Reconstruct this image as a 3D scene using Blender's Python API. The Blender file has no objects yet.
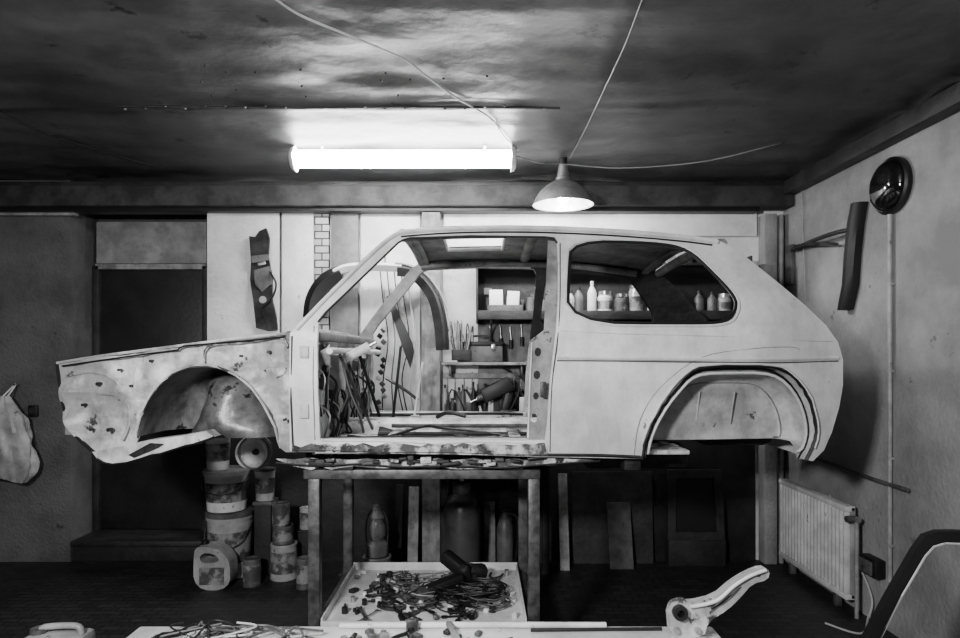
import bpy,bmesh,math,random
from mathutils import Vector,Matrix,Euler,noise
from mathutils.geometry import tessellate_polygon
random.seed(7)
F=640.0;CH=1.6;HY=355.0
def W(px,py,d): return Vector(((px-480)*d/F,d,CH-(py-HY)*d/F))
def XX(px,d): return (px-480)*d/F
def ZZ(py,d): return CH-(py-HY)*d/F
CEIL=2.95
XR=2.37
# ---------------- materials
def mat(name,c1,c2=None,rough=0.6,metal=0.0,scale=4.0,bump=0.0,bscale=30.0,lo=0.40,hi=0.60,spots=None,sscale=18,sthr=0.64,coat=0,streak=0,sdark=.35,vert=1.3):
    m=bpy.data.materials.new(name);m.use_nodes=True
    nt=m.node_tree;N=nt.nodes;L=nt.links
    b=N['Principled BSDF'];b.inputs['Roughness'].default_value=rough;b.inputs['Metallic'].default_value=metal
    if c2 is None:c2=c1*0.8
    tc=N.new('ShaderNodeTexCoord')
    n=N.new('ShaderNodeTexNoise');n.inputs['Scale'].default_value=scale;n.inputs['Detail'].default_value=8;n.inputs['Roughness'].default_value=.65
    L.new(tc.outputs['Object'],n.inputs['Vector'])
    r=N.new('ShaderNodeValToRGB');r.color_ramp.elements[0].position=lo;r.color_ramp.elements[1].position=hi
    r.color_ramp.elements[0].color=(c2,c2,c2,1);r.color_ramp.elements[1].color=(c1,c1,c1,1)
    L.new(n.outputs['Fac'],r.inputs['Fac'])
    out=r.outputs['Color']
    if streak>0:
        mp=N.new('ShaderNodeMapping');mp.inputs['Scale'].default_value=(9,9,vert)
        L.new(tc.outputs['Object'],mp.inputs[0])
        n3=N.new('ShaderNodeTexNoise');n3.inputs['Scale'].default_value=1.6;n3.inputs['Detail'].default_value=10;n3.inputs['Roughness'].default_value=.75
        L.new(mp.outputs[0],n3.inputs['Vector'])
        r3=N.new('ShaderNodeValToRGB');r3.color_ramp.elements[0].position=.46;r3.color_ramp.elements[1].position=.64
        r3.color_ramp.elements[0].color=(1,1,1,1);r3.color_ramp.elements[1].color=(sdark,sdark,sdark,1)
        L.new(n3.outputs['Fac'],r3.inputs['Fac'])
        mm=N.new('ShaderNodeMixRGB');mm.blend_type='MULTIPLY';mm.inputs[0].default_value=streak
        L.new(out,mm.inputs[1]);L.new(r3.outputs['Color'],mm.inputs[2]);out=mm.outputs[0]
    if spots is not None:
        n2=N.new('ShaderNodeTexNoise');n2.inputs['Scale'].default_value=sscale;n2.inputs['Detail'].default_value=9;n2.inputs['Roughness'].default_value=.7
        L.new(tc.outputs['Object'],n2.inputs['Vector'])
        r2=N.new('ShaderNodeValToRGB');r2.color_ramp.elements[0].position=sthr;r2.color_ramp.elements[1].position=sthr+.03
        r2.color_ramp.elements[0].color=(0,0,0,1);r2.color_ramp.elements[1].color=(1,1,1,1)
        L.new(n2.outputs['Fac'],r2.inputs['Fac'])
        mx=N.new('ShaderNodeMixRGB');mx.inputs[2].default_value=(spots,spots,spots,1)
        L.new(r2.outputs['Color'],mx.inputs[0]);L.new(out,mx.inputs[1]);out=mx.outputs[0]
    L.new(out,b.inputs['Base Color'])
    if coat: b.inputs['Coat Weight'].default_value=coat
    if bump>0:
        nb=N.new('ShaderNodeTexNoise');nb.inputs['Scale'].default_value=bscale;nb.inputs['Detail'].default_value=6
        L.new(tc.outputs['Object'],nb.inputs['Vector'])
        bp=N.new('ShaderNodeBump');bp.inputs['Strength'].default_value=bump;bp.inputs['Distance'].default_value=.02
        L.new(nb.outputs['Fac'],bp.inputs['Height']);L.new(bp.outputs['Normal'],b.inputs['Normal'])
    return m
def brickmat(name,c1,c2,mort,sc,rot=None,rough=.7):
    m=bpy.data.materials.new(name);m.use_nodes=True
    nt=m.node_tree;N=nt.nodes;L=nt.links;b=N['Principled BSDF'];b.inputs['Roughness'].default_value=rough
    tc=N.new('ShaderNodeTexCoord');mp=N.new('ShaderNodeMapping')
    if rot:mp.inputs['Rotation'].default_value=rot
    br=N.new('ShaderNodeTexBrick');br.inputs['Scale'].default_value=sc
    for k,c in(('Color1',c1),('Color2',c2),('Mortar',mort)):br.inputs[k].default_value=(c,c,c,1)
    br.inputs['Mortar Size'].default_value=.025
    L.new(tc.outputs['Object'],mp.inputs[0]);L.new(mp.outputs[0],br.inputs['Vector'])
    n=N.new('ShaderNodeTexNoise');n.inputs['Scale'].default_value=9;n.inputs['Detail'].default_value=8
    L.new(tc.outputs['Object'],n.inputs['Vector'])
    mx=N.new('ShaderNodeMixRGB');mx.blend_type='MULTIPLY';mx.inputs[0].default_value=.8
    L.new(br.outputs['Color'],mx.inputs[1]);L.new(n.outputs['Fac'],mx.inputs[2]);L.new(mx.outputs[0],b.inputs['Base Color'])
    bp=N.new('ShaderNodeBump');bp.inputs['Strength'].default_value=.5;bp.invert=True
    L.new(br.outputs['Fac'],bp.inputs['Height']);L.new(bp.outputs['Normal'],b.inputs['Normal'])
    return m
def emis(name,s):
    m=bpy.data.materials.new(name);m.use_nodes=True;b=m.node_tree.nodes['Principled BSDF']
    b.inputs['Base Color'].default_value=(.9,.9,.9,1);b.inputs['Emission Color'].default_value=(1,1,1,1);b.inputs['Emission Strength'].default_value=s
    return m
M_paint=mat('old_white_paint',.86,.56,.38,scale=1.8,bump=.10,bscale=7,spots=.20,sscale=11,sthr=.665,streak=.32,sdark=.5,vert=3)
M_wing=mat('primer_and_rust',.84,.34,.40,scale=3.0,bump=.35,bscale=7,spots=.04,sscale=7,sthr=.61,lo=.42,hi=.56,streak=.5,sdark=.35,vert=5)
M_sill=mat('rusty_sill',.66,.08,.6,scale=9,bump=.4,bscale=25,spots=.015,sscale=10,sthr=.56,lo=.45,hi=.56,streak=.5,vert=6)
M_tub=mat('underseal',.22,.06,.32,scale=4,bump=.35,bscale=9,spots=.02,sscale=8,sthr=.60,streak=.5,sdark=.25,vert=6)
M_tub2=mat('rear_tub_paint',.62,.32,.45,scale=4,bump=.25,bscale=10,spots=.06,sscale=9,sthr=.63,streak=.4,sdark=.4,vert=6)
M_inner=mat('bare_inner_sheet',.30,.12,.55,scale=5,bump=.1,spots=.04,sscale=10,sthr=.62,streak=.4,vert=5)
M_dark=mat('dark_underbody_and_shade',.02,.006,.6,scale=10,bump=.3)
M_black=mat('black_rubber',.008,.005,.5)
M_gloss=mat('black_gloss',.006,.005,.08,coat=1)
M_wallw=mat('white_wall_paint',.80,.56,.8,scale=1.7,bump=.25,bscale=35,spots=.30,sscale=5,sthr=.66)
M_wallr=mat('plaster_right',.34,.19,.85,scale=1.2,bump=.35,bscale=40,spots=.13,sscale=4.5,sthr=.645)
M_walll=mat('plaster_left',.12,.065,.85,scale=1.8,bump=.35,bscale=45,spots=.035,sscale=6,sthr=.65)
M_matte=mat('dark_matte_and_shade',.02,.008,.7,scale=5,bump=.2)
M_ceil=mat('tar_sheet_ceiling',.075,.028,.47,scale=1.5,bump=.7,bscale=4.5,spots=.015,sscale=5,sthr=.62)
M_floor=brickmat('dark_tile_floor',.040,.020,.007,4.5,rough=.55)
M_brick=brickmat('wall_brick',.95,.40,.05,4.5,(math.pi/2,0,0))
M_beam=mat('old_timber',.050,.020,.7,scale=6,bump=.3,bscale=20,spots=.16,sscale=6,sthr=.70)
M_wood=mat('pale_wood',.33,.16,.7,scale=8,bump=.2,streak=.6)
M_ply=mat('plywood',.30,.17,.7,scale=5,bump=.2,spots=.08,sscale=5,sthr=.66)
M_woodd=mat('dark_wood',.03,.012,.6,scale=6,bump=.2)
M_door=mat('dark_door_paint',.016,.009,.5,scale=5,bump=.1)
M_steel=mat('stand_steel',.12,.04,.45,.4,scale=12,bump=.1)
M_chrome=mat('bright_metal',.6,.45,.25,.9,scale=10)
M_alu=mat('spun_aluminium',.50,.32,.32,.7,scale=10)
M_white=mat('white_enamel',.74,.50,.4,scale=5,spots=.2,sscale=10,sthr=.63)
M_plas=mat('pale_plastic',.38,.22,.45,scale=6,spots=.06,sscale=14,sthr=.62)
M_grey=mat('grey_plastic',.11,.05,.5,scale=8,spots=.02,sscale=14,sthr=.62)
M_lab=mat('worn_label',.26,.06,.5,scale=9,lo=.46,hi=.54,vert=6,streak=.6)
M_cable=mat('white_cable',.5,.4,.5)
M_ccable=mat('ceiling_cable_sheath',.25,.15,.5)
M_paper=mat('paper',.84,.62,.8,scale=3,spots=.34,sscale=6,sthr=.655)
M_glass=mat('jar_glass',.4,.2,.1,scale=10,coat=1)
M_tube=emis('fluorescent_diffuser',75)
M_bulb=emis('bulb_glow',110)
# ---------------- mesh builders
class G:
    def __init__(s,name):
        s.e=bpy.data.objects.new(name,None);s.e.empty_display_size=.1
        bpy.context.collection.objects.link(s.e);s.kids=[];GROUPS.append(s)
GROUPS=[]
def mk(g,name,vs,fs,m,ang=35,fix=True):
    me=bpy.data.meshes.new(name);me.from_pydata([tuple(v) for v in vs],[],fs)
    bm=bmesh.new();bm.from_mesh(me)
    if fix:bmesh.ops.recalc_face_normals(bm,faces=bm.faces)
    bm.to_mesh(me);bm.free()
    for p in me.polygons:p.use_smooth=True
    try:me.set_sharp_from_angle(angle=math.radians(ang))
    except Exception:pass
    me.materials.append(m)
    o=bpy.data.objects.new(name,me);bpy.context.collection.objects.link(o)
    if g: o.parent=g.e;g.kids.append(o)
    return o
def obox(g,name,c,s,m,rot=(0,0,0),bev=.004):
    bm=bmesh.new();bmesh.ops.create_cube(bm,size=1)
    bmesh.ops.scale(bm,vec=Vector(s),verts=bm.verts)
    b=min(bev,min(s)*.3)
    if b>0:bmesh.ops.bevel(bm,geom=bm.edges[:],offset=b,segments=2,affect='EDGES',profile=.5)
    mt=Matrix.Translation(Vector(c))@Euler(rot).to_matrix().to_4x4()
    bm.transform(mt)
    vs=[v.co.copy() for v in bm.verts];bm.verts.index_update();fs=[[v.index for v in f.verts] for f in bm.faces];bm.free()
    return mk(g,name,vs,fs,m,40)
def box(g,name,x0,x1,y0,y1,z0,z1,m,bev=.004):
    return obox(g,name,((x0+x1)/2,(y0+y1)/2,(z0+z1)/2),(abs(x1-x0),abs(y1-y0),abs(z1-z0)),m,bev=bev)
def lathe(g,name,prof,loc,m,axis=(0,0,1),seg=32,ang=40,cap=True):
    q=Vector((0,0,1)).rotation_difference(Vector(axis).normalized());loc=Vector(loc)
    vs=[];fs=[]
    for r,z in prof:
        for i in range(seg):
            a=2*math.pi*i/seg;vs.append(loc+q@Vector((max(r,1e-4)*math.cos(a),max(r,1e-4)*math.sin(a),z)))
    for j in range(len(prof)-1):
        for i in range(seg):
            k=(i+1)%seg;fs.append([j*seg+i,j*seg+k,(j+1)*seg+k,(j+1)*seg+i])
    if cap:fs.append(list(range(seg))[::-1]);fs.append([(len(prof)-1)*seg+i for i in range(seg)])
    return mk(g,name,vs,fs,m,ang)
def cyl(g,name,p0,p1,r,m,r2=None,seg=20):
    p0=Vector(p0);p1=Vector(p1);h=(p1-p0).length
    if r2 is None:r2=r
    return lathe(g,name,[(r,0),(r2,h)],p0,m,p1-p0,seg)
def cr(pts,n=8,closed=False):
    pts=[Vector(p) for p in pts];out=[];N=len(pts);R=N if closed else N-1
    for i in range(R):
        if closed:a,b,c,d=pts[(i-1)%N],pts[i],pts[(i+1)%N],pts[(i+2)%N]
        else:a,b,c,d=pts[max(i-1,0)],pts[i],pts[i+1],pts[min(i+2,N-1)]
        for k in range(n):
            t=k/n;out.append(.5*((2*b)+(c-a)*t+(2*a-5*b+4*c-d)*t*t+(3*b-a-3*c+d)*t**3))
    if not closed:out.append(pts[-1])
    return out
def sweep(g,name,pts,r,m,closed=False,seg=8,sm=0,sx=1,sy=1,rf=None):
    pts=[Vector(p) for p in pts]
    if sm:pts=cr(pts,sm,closed)
    N=len(pts);vs=[];fs=[];up=None
    for i,p in enumerate(pts):
        a=pts[(i-1)%N] if closed or i>0 else p;b=pts[(i+1)%N] if closed or i<N-1 else p
        t=(b-a)
        if t.length<1e-7:t=Vector((1,0,0))
        t.normalize()
        if up is None:
            up=Vector((0,0,1)) if abs(t.z)<.9 else Vector((0,1,0))
        u=(up-t*up.dot(t))
        if u.length<1e-4:u=t.orthogonal()
        u.normalize();v=t.cross(u);up=u
        rr=r*(rf(i/(N-1)) if rf else 1)
        for k in range(seg):
            an=2*math.pi*(k+.5)/seg
            vs.append(p+u*math.cos(an)*rr*sx+v*math.sin(an)*rr*sy)
    R=N if closed else N-1
    for i in range(R):
        j=(i+1)%N
        for k in range(seg):
            l=(k+1)%seg;fs.append([i*seg+k,i*seg+l,j*seg+l,j*seg+k])
    if not closed:
        fs.append(list(range(seg))[::-1]);fs.append([(N-1)*seg+k for k in range(seg)])
    return mk(g,name,vs,fs,m,50)
def chaikin(p,n=2,closed=True):
    for _ in range(n):
        q=[];N=len(p)
        for i in range(N if closed else N-1):
            a=p[i];b=p[(i+1)%N]
            q.append((a[0]*.75+b[0]*.25,a[1]*.75+b[1]*.25));q.append((a[0]*.25+b[0]*.75,a[1]*.25+b[1]*.75))
        if not closed:q=[p[0]]+q+[p[-1]]
        p=q
    return p
def panel(g,name,outline,holes,mapf,m,thick,step=10,off=Vector((0,1,0)),post=None,ang=30):
    loops=[[Vector((a,b,0)) for a,b in outline]]+[[Vector((a,b,0)) for a,b in h] for h in holes]
    tris=tessellate_polygon(loops);flat=[v for l in loops for v in l]
    bm=bmesh.new();vv=[bm.verts.new(v) for v in flat]
    for t in tris:
        try:bm.faces.new([vv[i] for i in t])
        except Exception:pass
    xs=[v.x for v in flat];ys=[v.y for v in flat]
    if step:
        k=math.floor(min(xs)/step)+1
        while k*step<max(xs):
            bmesh.ops.bisect_plane(bm,geom=bm.verts[:]+bm.edges[:]+bm.faces[:],plane_co=(k*step,0,0),plane_no=(1,0,0),dist=1e-5*step);k+=1
        k=math.floor(min(ys)/step)+1
        while k*step<max(ys):
            bmesh.ops.bisect_plane(bm,geom=bm.verts[:]+bm.edges[:]+bm.faces[:],plane_co=(0,k*step,0),plane_no=(0,1,0),dist=1e-5*step);k+=1
    bmesh.ops.remove_doubles(bm,verts=bm.verts[:],dist=1e-4*max(step,.01))
    bm.verts.index_update()
    P=[mapf(v.co.x,v.co.y) for v in bm.verts]
    if post:P=[post(p) for p in P]
    n=len(P);fs=[[v.index for v in f.verts] for f in bm.faces]
    be=[(e.verts[0].index,e.verts[1].index) for e in bm.edges if len(e.link_faces)==1]
    bm.free()
    o=Vector(off)*thick
    vs=P+[p+o for p in P]
    F2=fs+[[i+n for i in f][::-1] for f in fs]+[[a,b,b+n,a+n] for a,b in be]
    return mk(g,name,vs,F2,m,ang)
# ================= ROOM
def wallobj(name,*boxes):
    vs=[];fs=[]
    m=boxes[-1]
    for (x0,x1,y0,y1,z0,z1) in boxes[:-1]:
        k=len(vs);vs+=[(x0,y0,z0),(x1,y0,z0),(x1,y1,z0),(x0,y1,z0),(x0,y0,z1),(x1,y0,z1),(x1,y1,z1),(x0,y1,z1)]
        fs+=[[k,k+3,k+2,k+1],[k+4,k+5,k+6,k+7],[k,k+1,k+5,k+4],[k+1,k+2,k+6,k+5],[k+2,k+3,k+7,k+6],[k+3,k,k+4,k+7]]
    return mk(None,name,vs,fs,m,30)
wallobj('floor',(-4.5,XR+.15,-2.1,5.5,-.1,0),M_floor)
wallobj('wall_back',(-2.13,XR,5.0,5.4,0,CEIL),M_wallw)
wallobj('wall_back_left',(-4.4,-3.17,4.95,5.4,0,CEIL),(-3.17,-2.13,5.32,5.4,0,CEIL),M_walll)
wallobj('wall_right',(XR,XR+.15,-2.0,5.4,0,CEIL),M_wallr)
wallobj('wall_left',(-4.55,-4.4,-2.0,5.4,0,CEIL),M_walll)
wallobj('wall_front',(-4.4,XR,-2.15,-2.0,0,CEIL),M_walll)
vs=[];fs=[];nx,ny=190,220
for j in range(ny+1):
    for i in range(nx+1):
        x=-4.5+(XR+.15+4.5)*i/nx;y=-2.1+7.5*j/ny
        h=noise.noise(Vector((x*.9,y*2.6,0)))*.026+noise.noise(Vector((x*2.0,y*6,3)))*.013+noise.noise(Vector((x*8,y*9,5)))*.0028
        h+=-.012*math.exp(-((y-3.48)/.03)**2)-.010*math.exp(-((x-.55)/.02)**2)
        vs.append((x,y,CEIL+h))
for j in range(ny):
    for i in range(nx):
        a=j*(nx+1)+i;fs.append([a,a+nx+1,a+nx+2,a+1])
k=len(vs);vs+=[(-4.5,-2.1,3.05),(XR+.15,-2.1,3.05),(XR+.15,5.4,3.05),(-4.5,5.4,3.05)];fs.append([k,k+1,k+2,k+3])
mk(None,'ceiling',vs,fs,M_ceil,60,fix=False)
g=G('trim_1')
box(g,'ceiling_beam',-4.4,XR-.01,4.80,4.97,2.72,2.875,M_beam,.012)
box(g,'upper_batten',-4.4,XR-.01,4.86,4.98,2.875,2.92,M_woodd,.006)
box(g,'lower_batten',-4.4,XR-.25,4.85,4.97,2.69,2.722,M_black,.004)
g=G('trim_2')
box(g,'wall_plate',XR-.10,XR-.005,1.2,4.79,2.80,2.90,M_woodd,.01)
g=G('corner_pipe')
box(g,'casing',XR-.20,XR-.10,4.88,4.995,0,2.68,M_wallr,.01)
cyl(g,'riser',(XR-.05,4.93,0),(XR-.05,4.93,2.68),.018,M_plas)
g=G('door_1')
dx0,dx1=XX(97,5.25),XX(207,5.25)
box(g,'slab',dx0+.03,dx1-.03,5.26,5.30,.17,2.30,M_door)
box(g,'jamb_left',dx0-.02,dx0+.03,5.22,5.31,.165,2.33,M_woodd)
box(g,'jamb_right',dx1-.03,dx1+.01,5.22,5.31,.165,2.33,M_woodd)
box(g,'head',dx0,dx1,5.22,5.31,2.30,2.345,M_wood)
box(g,'hinge_strip',dx0+.06,dx1-.06,5.25,5.262,1.1,1.13,M_woodd)
cyl(g,'knob',(dx1-.12,5.26,1.15),(dx1-.12,5.20,1.15),.02,M_steel)
g=G('plywood_panel')
box(g,'sheet',dx0,dx1,5.24,5.30,2.35,2.69,M_ply)
g=G('doorstep')
box(g,'tread',-3.16,-2.14,4.93,5.31,.12,.165,M_woodd,.01)
box(g,'riser',-3.16,-2.14,4.96,5.31,0,.12,M_matte,.01)
g=G('trim_3')
box(g,'lintel_board',-4.39,-3.10,4.90,4.95,ZZ(216,4.93),ZZ(209,4.93),M_wood)
g=G('lower_wall_shade');box(g,'shade_board',-2.12,2.14,4.975,4.998,0,1.0,M_matte)  # dark board added to colour in the shade on the unlit lower wall
g=G('wall_boards')
def wb(n,a,b,t,bt,m,d=4.96,th=.03): box(g,n,XX(a,d),XX(b,d),d,d+th,ZZ(bt,d),ZZ(t,d),m,.003)
wb('paper_board',207,279,213,420,M_wallw,4.93)
wb('white_board',282,313,206,430,M_paper,4.93)
wb('brick_pier',314,329,204,430,M_brick,4.95)
wb('grey_board',331,358,203,430,mat('grey_board',.26,.13,.7,scale=3),4.93)
wb('white_sheet',361,420,206,430,M_paper,4.95)
wb('shelf_rail_top',444,757,206,236,M_paper,4.96)
wb('peg_panel',443,478,262,430,M_wallw,4.965)
wb('peg_panel_dark',478,545,316,430,mat('peg_panel',.22,.09,.7,scale=5,streak=.6),4.965)
g=G('timber_post');box(g,'post',XX(422,4.86),XX(440,4.86),4.86,4.93,0,2.685,M_wood,.005)
g=G('black_bottle_bracket')
lathe(g,'cup',[(.0,0),(.03,.0),(.032,.05),(.02,.07),(0,.07)],(XX(461,4.9),4.9,ZZ(213,4.9)),M_black)
g=G('hanging_trim_scrap')
panel(g,'moulding',[(249,236),(255,237),(259,231),(266,228),(269,238),(268,258),(272,276),(272,300),(276,318),(277,330),(268,331),(256,328),(253,300),(250,280),(251,262)],[[(256,262),(265,260),(266,264),(257,266)]],lambda a,b:W(a,b,4.87+.03*math.sin(b*.12)),M_dark,.025,6)
panel(g,'pocket',[(254,270),(270,266),(271,284),(262,292),(255,284)],[],lambda a,b:W(a,b,4.85),M_grey,.02,0)
panel(g,'strap',[(251,256),(268,254),(269,260),(252,263)],[],lambda a,b:W(a,b,4.845),M_grey,.02,0)
lathe(g,'button_cap',[(0,0),(.022,.005),(.027,.02),(.027,.03),(0,.03)],W(264,300,4.86),M_plas,(0,-1,0))
sweep(g,'curl',[W(270,272,4.84),W(276,284,4.82),W(272,298,4.82),W(262,308,4.84)],.008,M_black,seg=8,sm=5)
# ================= CAR
YC=3.8
def hw(X,Z):
    if Z<=1.72: h=.80-.035*max(0,(1.60-Z)/.5)**2
    else: h=.80-(Z-1.72)/.53*.235
    if X>1.0:h-=.13*((X-1.0)/.78)**2.4
    return h
def S(px,py,inset=0):
    d=3.0
    for _ in range(25):
        X=(px-480)*d/F;Z=CH-(py-HY)*d/F;d=.5*d+.5*(YC-hw(X,Z)+inset)
    return Vector(((px-480)*d/F,d,CH-(py-HY)*d/F))
def mir(p):return Vector((p[0],2*YC-p[1],p[2]))
car=G('car_body_shell')
arch=[(641,459),(644,440),(652,420),(664,400),(677,384),(688,372),(702,366),(730,365),(768,365),(786,370),(801,384),(812,404),(817,428),(814,444),(806,460)]
out=[(290,333),(299,323),(318,303),(345,276),(372,250),(387,237),(400,230),(425,227.5),(450,226),(510,225),(560,226),(620,229),(680,234),(716,239),(728,245),(745,256),(775,280),(805,305),(826,325),(838,342),(843,360),(843,385),(839,408),(832,432),(824,450),(813,461)]+arch[::-1][0:]+[(600,458),(545,457),(430,454),(330,452),(290,451),(289,400)]
door=[(320,439),(318,400),(317,345),(318,322),(326,312),(345,294),(372,268),(398,243),(403,240),(410,238),(470,236),(545,237),(554,238),(557,243),(558,262),(558,300),(556,330),(550,380),(547,425),(545,440),(520,441),(420,440)]
win=chaikin([(572,241),(655,242.5),(688,249),(712,272),(736,297),(736,310),(728,322),(690,323.5),(568,322),(569,270)],2)
for side in (0,1):
    po=(lambda p:p) if side==0 else mir
    sg=1 if side==0 else -1
    nm='near' if side==0 else 'far'
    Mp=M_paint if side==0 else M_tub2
    off=Vector((0,sg,0))
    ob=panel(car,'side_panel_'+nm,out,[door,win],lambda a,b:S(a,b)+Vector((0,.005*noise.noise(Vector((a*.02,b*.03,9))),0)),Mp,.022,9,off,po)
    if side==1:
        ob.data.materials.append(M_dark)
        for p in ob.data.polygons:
            if p.center.x>.36:p.material_index=1  # rear interior shade put into the far panel's colour
    sweep(car,'quarter_window_seal_'+nm,[po(S(a,b,-.002)) for a,b in win],.0075,M_black,True,6)
    if side==0:
        sweep(car,'quarter_window_flange',[po(S(478+(a-480)*1.0+(652-a)*-.035+2,b+(b-283)*.07,-.004)) for a,b in win],.0065,M_paint,True,6)
    sweep(car,'drip_rail_'+nm,[po(S(a,b,-.012)) for a,b in [(296,329),(318,306),(345,279),(372,253),(388,239),(401,232.5),(425,230.5),(450,229),(510,228),(560,229),(620,232),(680,237),(718,242)]],.010,Mp,seg=6,sm=4)
    sweep(car,'rail_painted_shadow_'+nm,[po(S(a,b,-.008)) for a,b in [(401,236.5),(450,233),(510,232),(560,233),(620,236),(680,241),(712,245)]],.0045,M_black,seg=6,sm=4)  # dark line standing in for the drip rail's shadow
    sweep(car,'door_aperture_seal_'+nm,[po(S(a,b,.0)) for a,b in door[3:14]],.0055,M_black if side==0 else M_inner,seg=6)
    sweep(car,'body_crease_'+nm,[po(S(a,b,-.003)) for a,b in [(557,360.5),(620,361),(700,362),(780,362.5),(838,361)]],.0035,M_grey,seg=6,sm=4)
    sweep(car,'body_crease_lip_'+nm,[po(S(a,b,-.004)) for a,b in [(557,357),(620,358),(700,359),(780,359),(838,358)]],.009,Mp,seg=6,sm=4)
    sweep(car,'waist_line_'+nm,[po(S(a,b,-.001)) for a,b in [(562,331),(640,334),(720,336),(800,340),(832,341)]],.0035,Mp,seg=6,sm=4)
    sweep(car,'panel_scribe_'+nm,[po(S(a,b,-.001)) for a,b in [(634,455),(640,420),(660,388),(700,358),(750,349),(790,347),(800,350)]],.0018,M_inner,seg=5,sm=4)
    sweep(car,'sill_lower_seam_'+nm,[po(S(a,b+random.uniform(-.8,.8),-.003)) for a,b in [(292,450),(340,451),(400,452),(450,453),(500,454),(545,455),(600,456),(640,457)]],.008,M_dark,seg=6,sm=4)
    sweep(car,'door_shut_edge_'+nm,[po(S(a,b,-.002)) for a,b in [(560,243),(560,300),(558,335),(552,385),(550,452)]],.0025,M_black,seg=6,sm=4)
    cx,cz=S(728,458).x,S(728,458).z
    A=[S(a,b) for a,b in chaikin(arch,1,False)]
    A2=[]
    for i in range(len(A)-1):
        A2+=[A[i],(A[i]+A[i+1])/2]
    A2.append(A[-1])
    sweep(car,'rear_arch_cut_edge_'+nm,[po(Vector((cx+(p.x-cx)*q_,p.y-.004,cz+(p.z-cz)*q_))) for p in A2 for q_ in (random.uniform(.985,1.0),)],.008,M_black,seg=5)
    sweep(car,'rear_arch_torn_flange_'+nm,[po(Vector((cx+(p.x-cx)*q_,p.y-.010,cz+(p.z-cz)*q_))) for p in A[2:-2] for q_ in (random.uniform(1.008,1.022),)],.0045,M_paint,seg=5)
    def ring(sc,dy,zc=-9):return [Vector((cx+(p.x-cx)*sc,p.y+dy,max(cz+(p.z-cz)*sc,cz+zc))) for p in A]
    rs=[ring(1.0,.01),ring(.965,.06),ring(.955,.065),ring(.93,.03),ring(.91,.03,.03),ring(.90,.08,.062),ring(.865,.14,.062),ring(.78,.185,.062)]
    vs=[];fs=[];n=len(A)
    for r_ in rs:vs+=[po(p) for p in r_]
    for j in range(len(rs)-1):
        for i in range(n-1):fs.append([j*n+i,j*n+i+1,(j+1)*n+i+1,(j+1)*n+i])
    k=len(vs)
    vs.append(po(Vector((cx,3.21,cz+.066))))
    for i in range(n-1):fs.append([(len(rs)-1)*n+i,(len(rs)-1)*n+i+1,k])
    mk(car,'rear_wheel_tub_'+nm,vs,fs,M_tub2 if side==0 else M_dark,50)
    sweep(car,'rear_tub_inner_lip_'+nm,[po(p) for p in ring(.915,.02,.02)],.007,M_paint if side==0 else M_dark,seg=6)
    sweep(car,'rear_tub_seam_'+nm,[po(p) for p in ring(.955,.045)],.006,M_black,seg=6)
    if side==0:
        sweep(car,'tub_weld_seam',ring(.80,.172,.07),.004,M_inner,seg=6)
        for px_ in(712,748):
            p=S(px_,400);cyl(car,'tub_pressing',(p.x,3.175,p.z+.03),(p.x-.01,3.205,p.z-.13),.004,M_tub2,seg=8)
    # ---- front inner wing
    def Fm(a,b,dd=0):
        d=3.12+dd+ .06*max(0,(200-a)/140.)
        return W(a,b,d)
    farch=[(139,436),(143,418),(151,399),(163,383),(178,372),(195,367),(215,367),(233,373),(250,385),(262,400),(272,420),(281,447)]
    wing=[(57,364),(78,361),(100,357),(125,354.5),(150,350.5),(170,349),(200,344),(240,339),(291,334),(294,345),(297,452),(286,452)]+farch[::-1]+[(135,444),(128,450),(122,447),(118,456),(112,453),(103,459),(96,452),(90,451),(84,442),(76,436),(70,426),(65,412),(62,400),(61,388),(58,380)]
    def wingmap(a,b):
        q=Fm(a,b)
        dy=.045*noise.noise(Vector((a*.022,b*.035,1)))+.02*noise.noise(Vector((a*.06,b*.07,4)))
        if 205<a<286 and 340<b<372:dy+=.014
        if 66<a<132 and abs(b-392)<3:dy-=.010
        if abs(a-134-(b-360)*.1)<2.6 and b<420:dy-=.008
        return q+Vector((0,dy,0))
    panel(car,'inner_wing_'+nm,wing,[],wingmap,M_wing,.012,4,off,po)
    FA=[Fm(a,b) for a,b in chaikin(farch,1,False)];fcx,fcz=Fm(210,440).x,Fm(210,440).z
    def fr(sc,dy,sx=0):return [Vector((fcx+(p.x-fcx)*sc+sx,p.y+dy,fcz+(p.z-fcz)*sc)) for p in FA]
    rs=[fr(1.03,-.012),fr(1.0,-.016),fr(.985,.02),fr(.98,.12),fr(.965,.24),fr(.88,.33,.02),fr(.70,.35,.03)]
    vs=[];fs=[];n=len(FA)
    for r_ in rs:vs+=[po(p) for p in r_]
    for j in range(len(rs)-1):
        for i in range(n-1):fs.append([j*n+i,j*n+i+1,(j+1)*n+i+1,(j+1)*n+i])
    k=len(vs);vs.append(po(Vector((fcx+.02,3.46,fcz+.0))))
    for i in range(n-1):fs.append([(len(rs)-1)*n+i,(len(rs)-1)*n+i+1,k])
    mk(car,'front_wheel_housing_'+nm,vs,fs,M_tub,50)
    sweep(car,'front_arch_lip_'+nm,[po(p+Vector((random.uniform(-.004,.004),0,random.uniform(-.004,.004)))) for p in fr(1.02,-.022)],.006,M_wing,seg=6)
    vs=[];fs=[];NU,NV=28,18
    for j in range(NV+1):
        t=j/NV;z=fcz-.01+.345*t
        for i in range(NU+1):
            a=math.pi*i/NU
            rr=(.235-.10*t**1.4)*(1-.65*max(0,t-.82)/.18)
            rr*=1+.10*math.sin(a*3+t*4)+.12*noise.noise(Vector((a*1.3,t*3,2)))
            vs.append(po(Vector((fcx+.045-.05*t+rr*math.cos(a),3.47-rr*.95*math.sin(a),z))))
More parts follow.
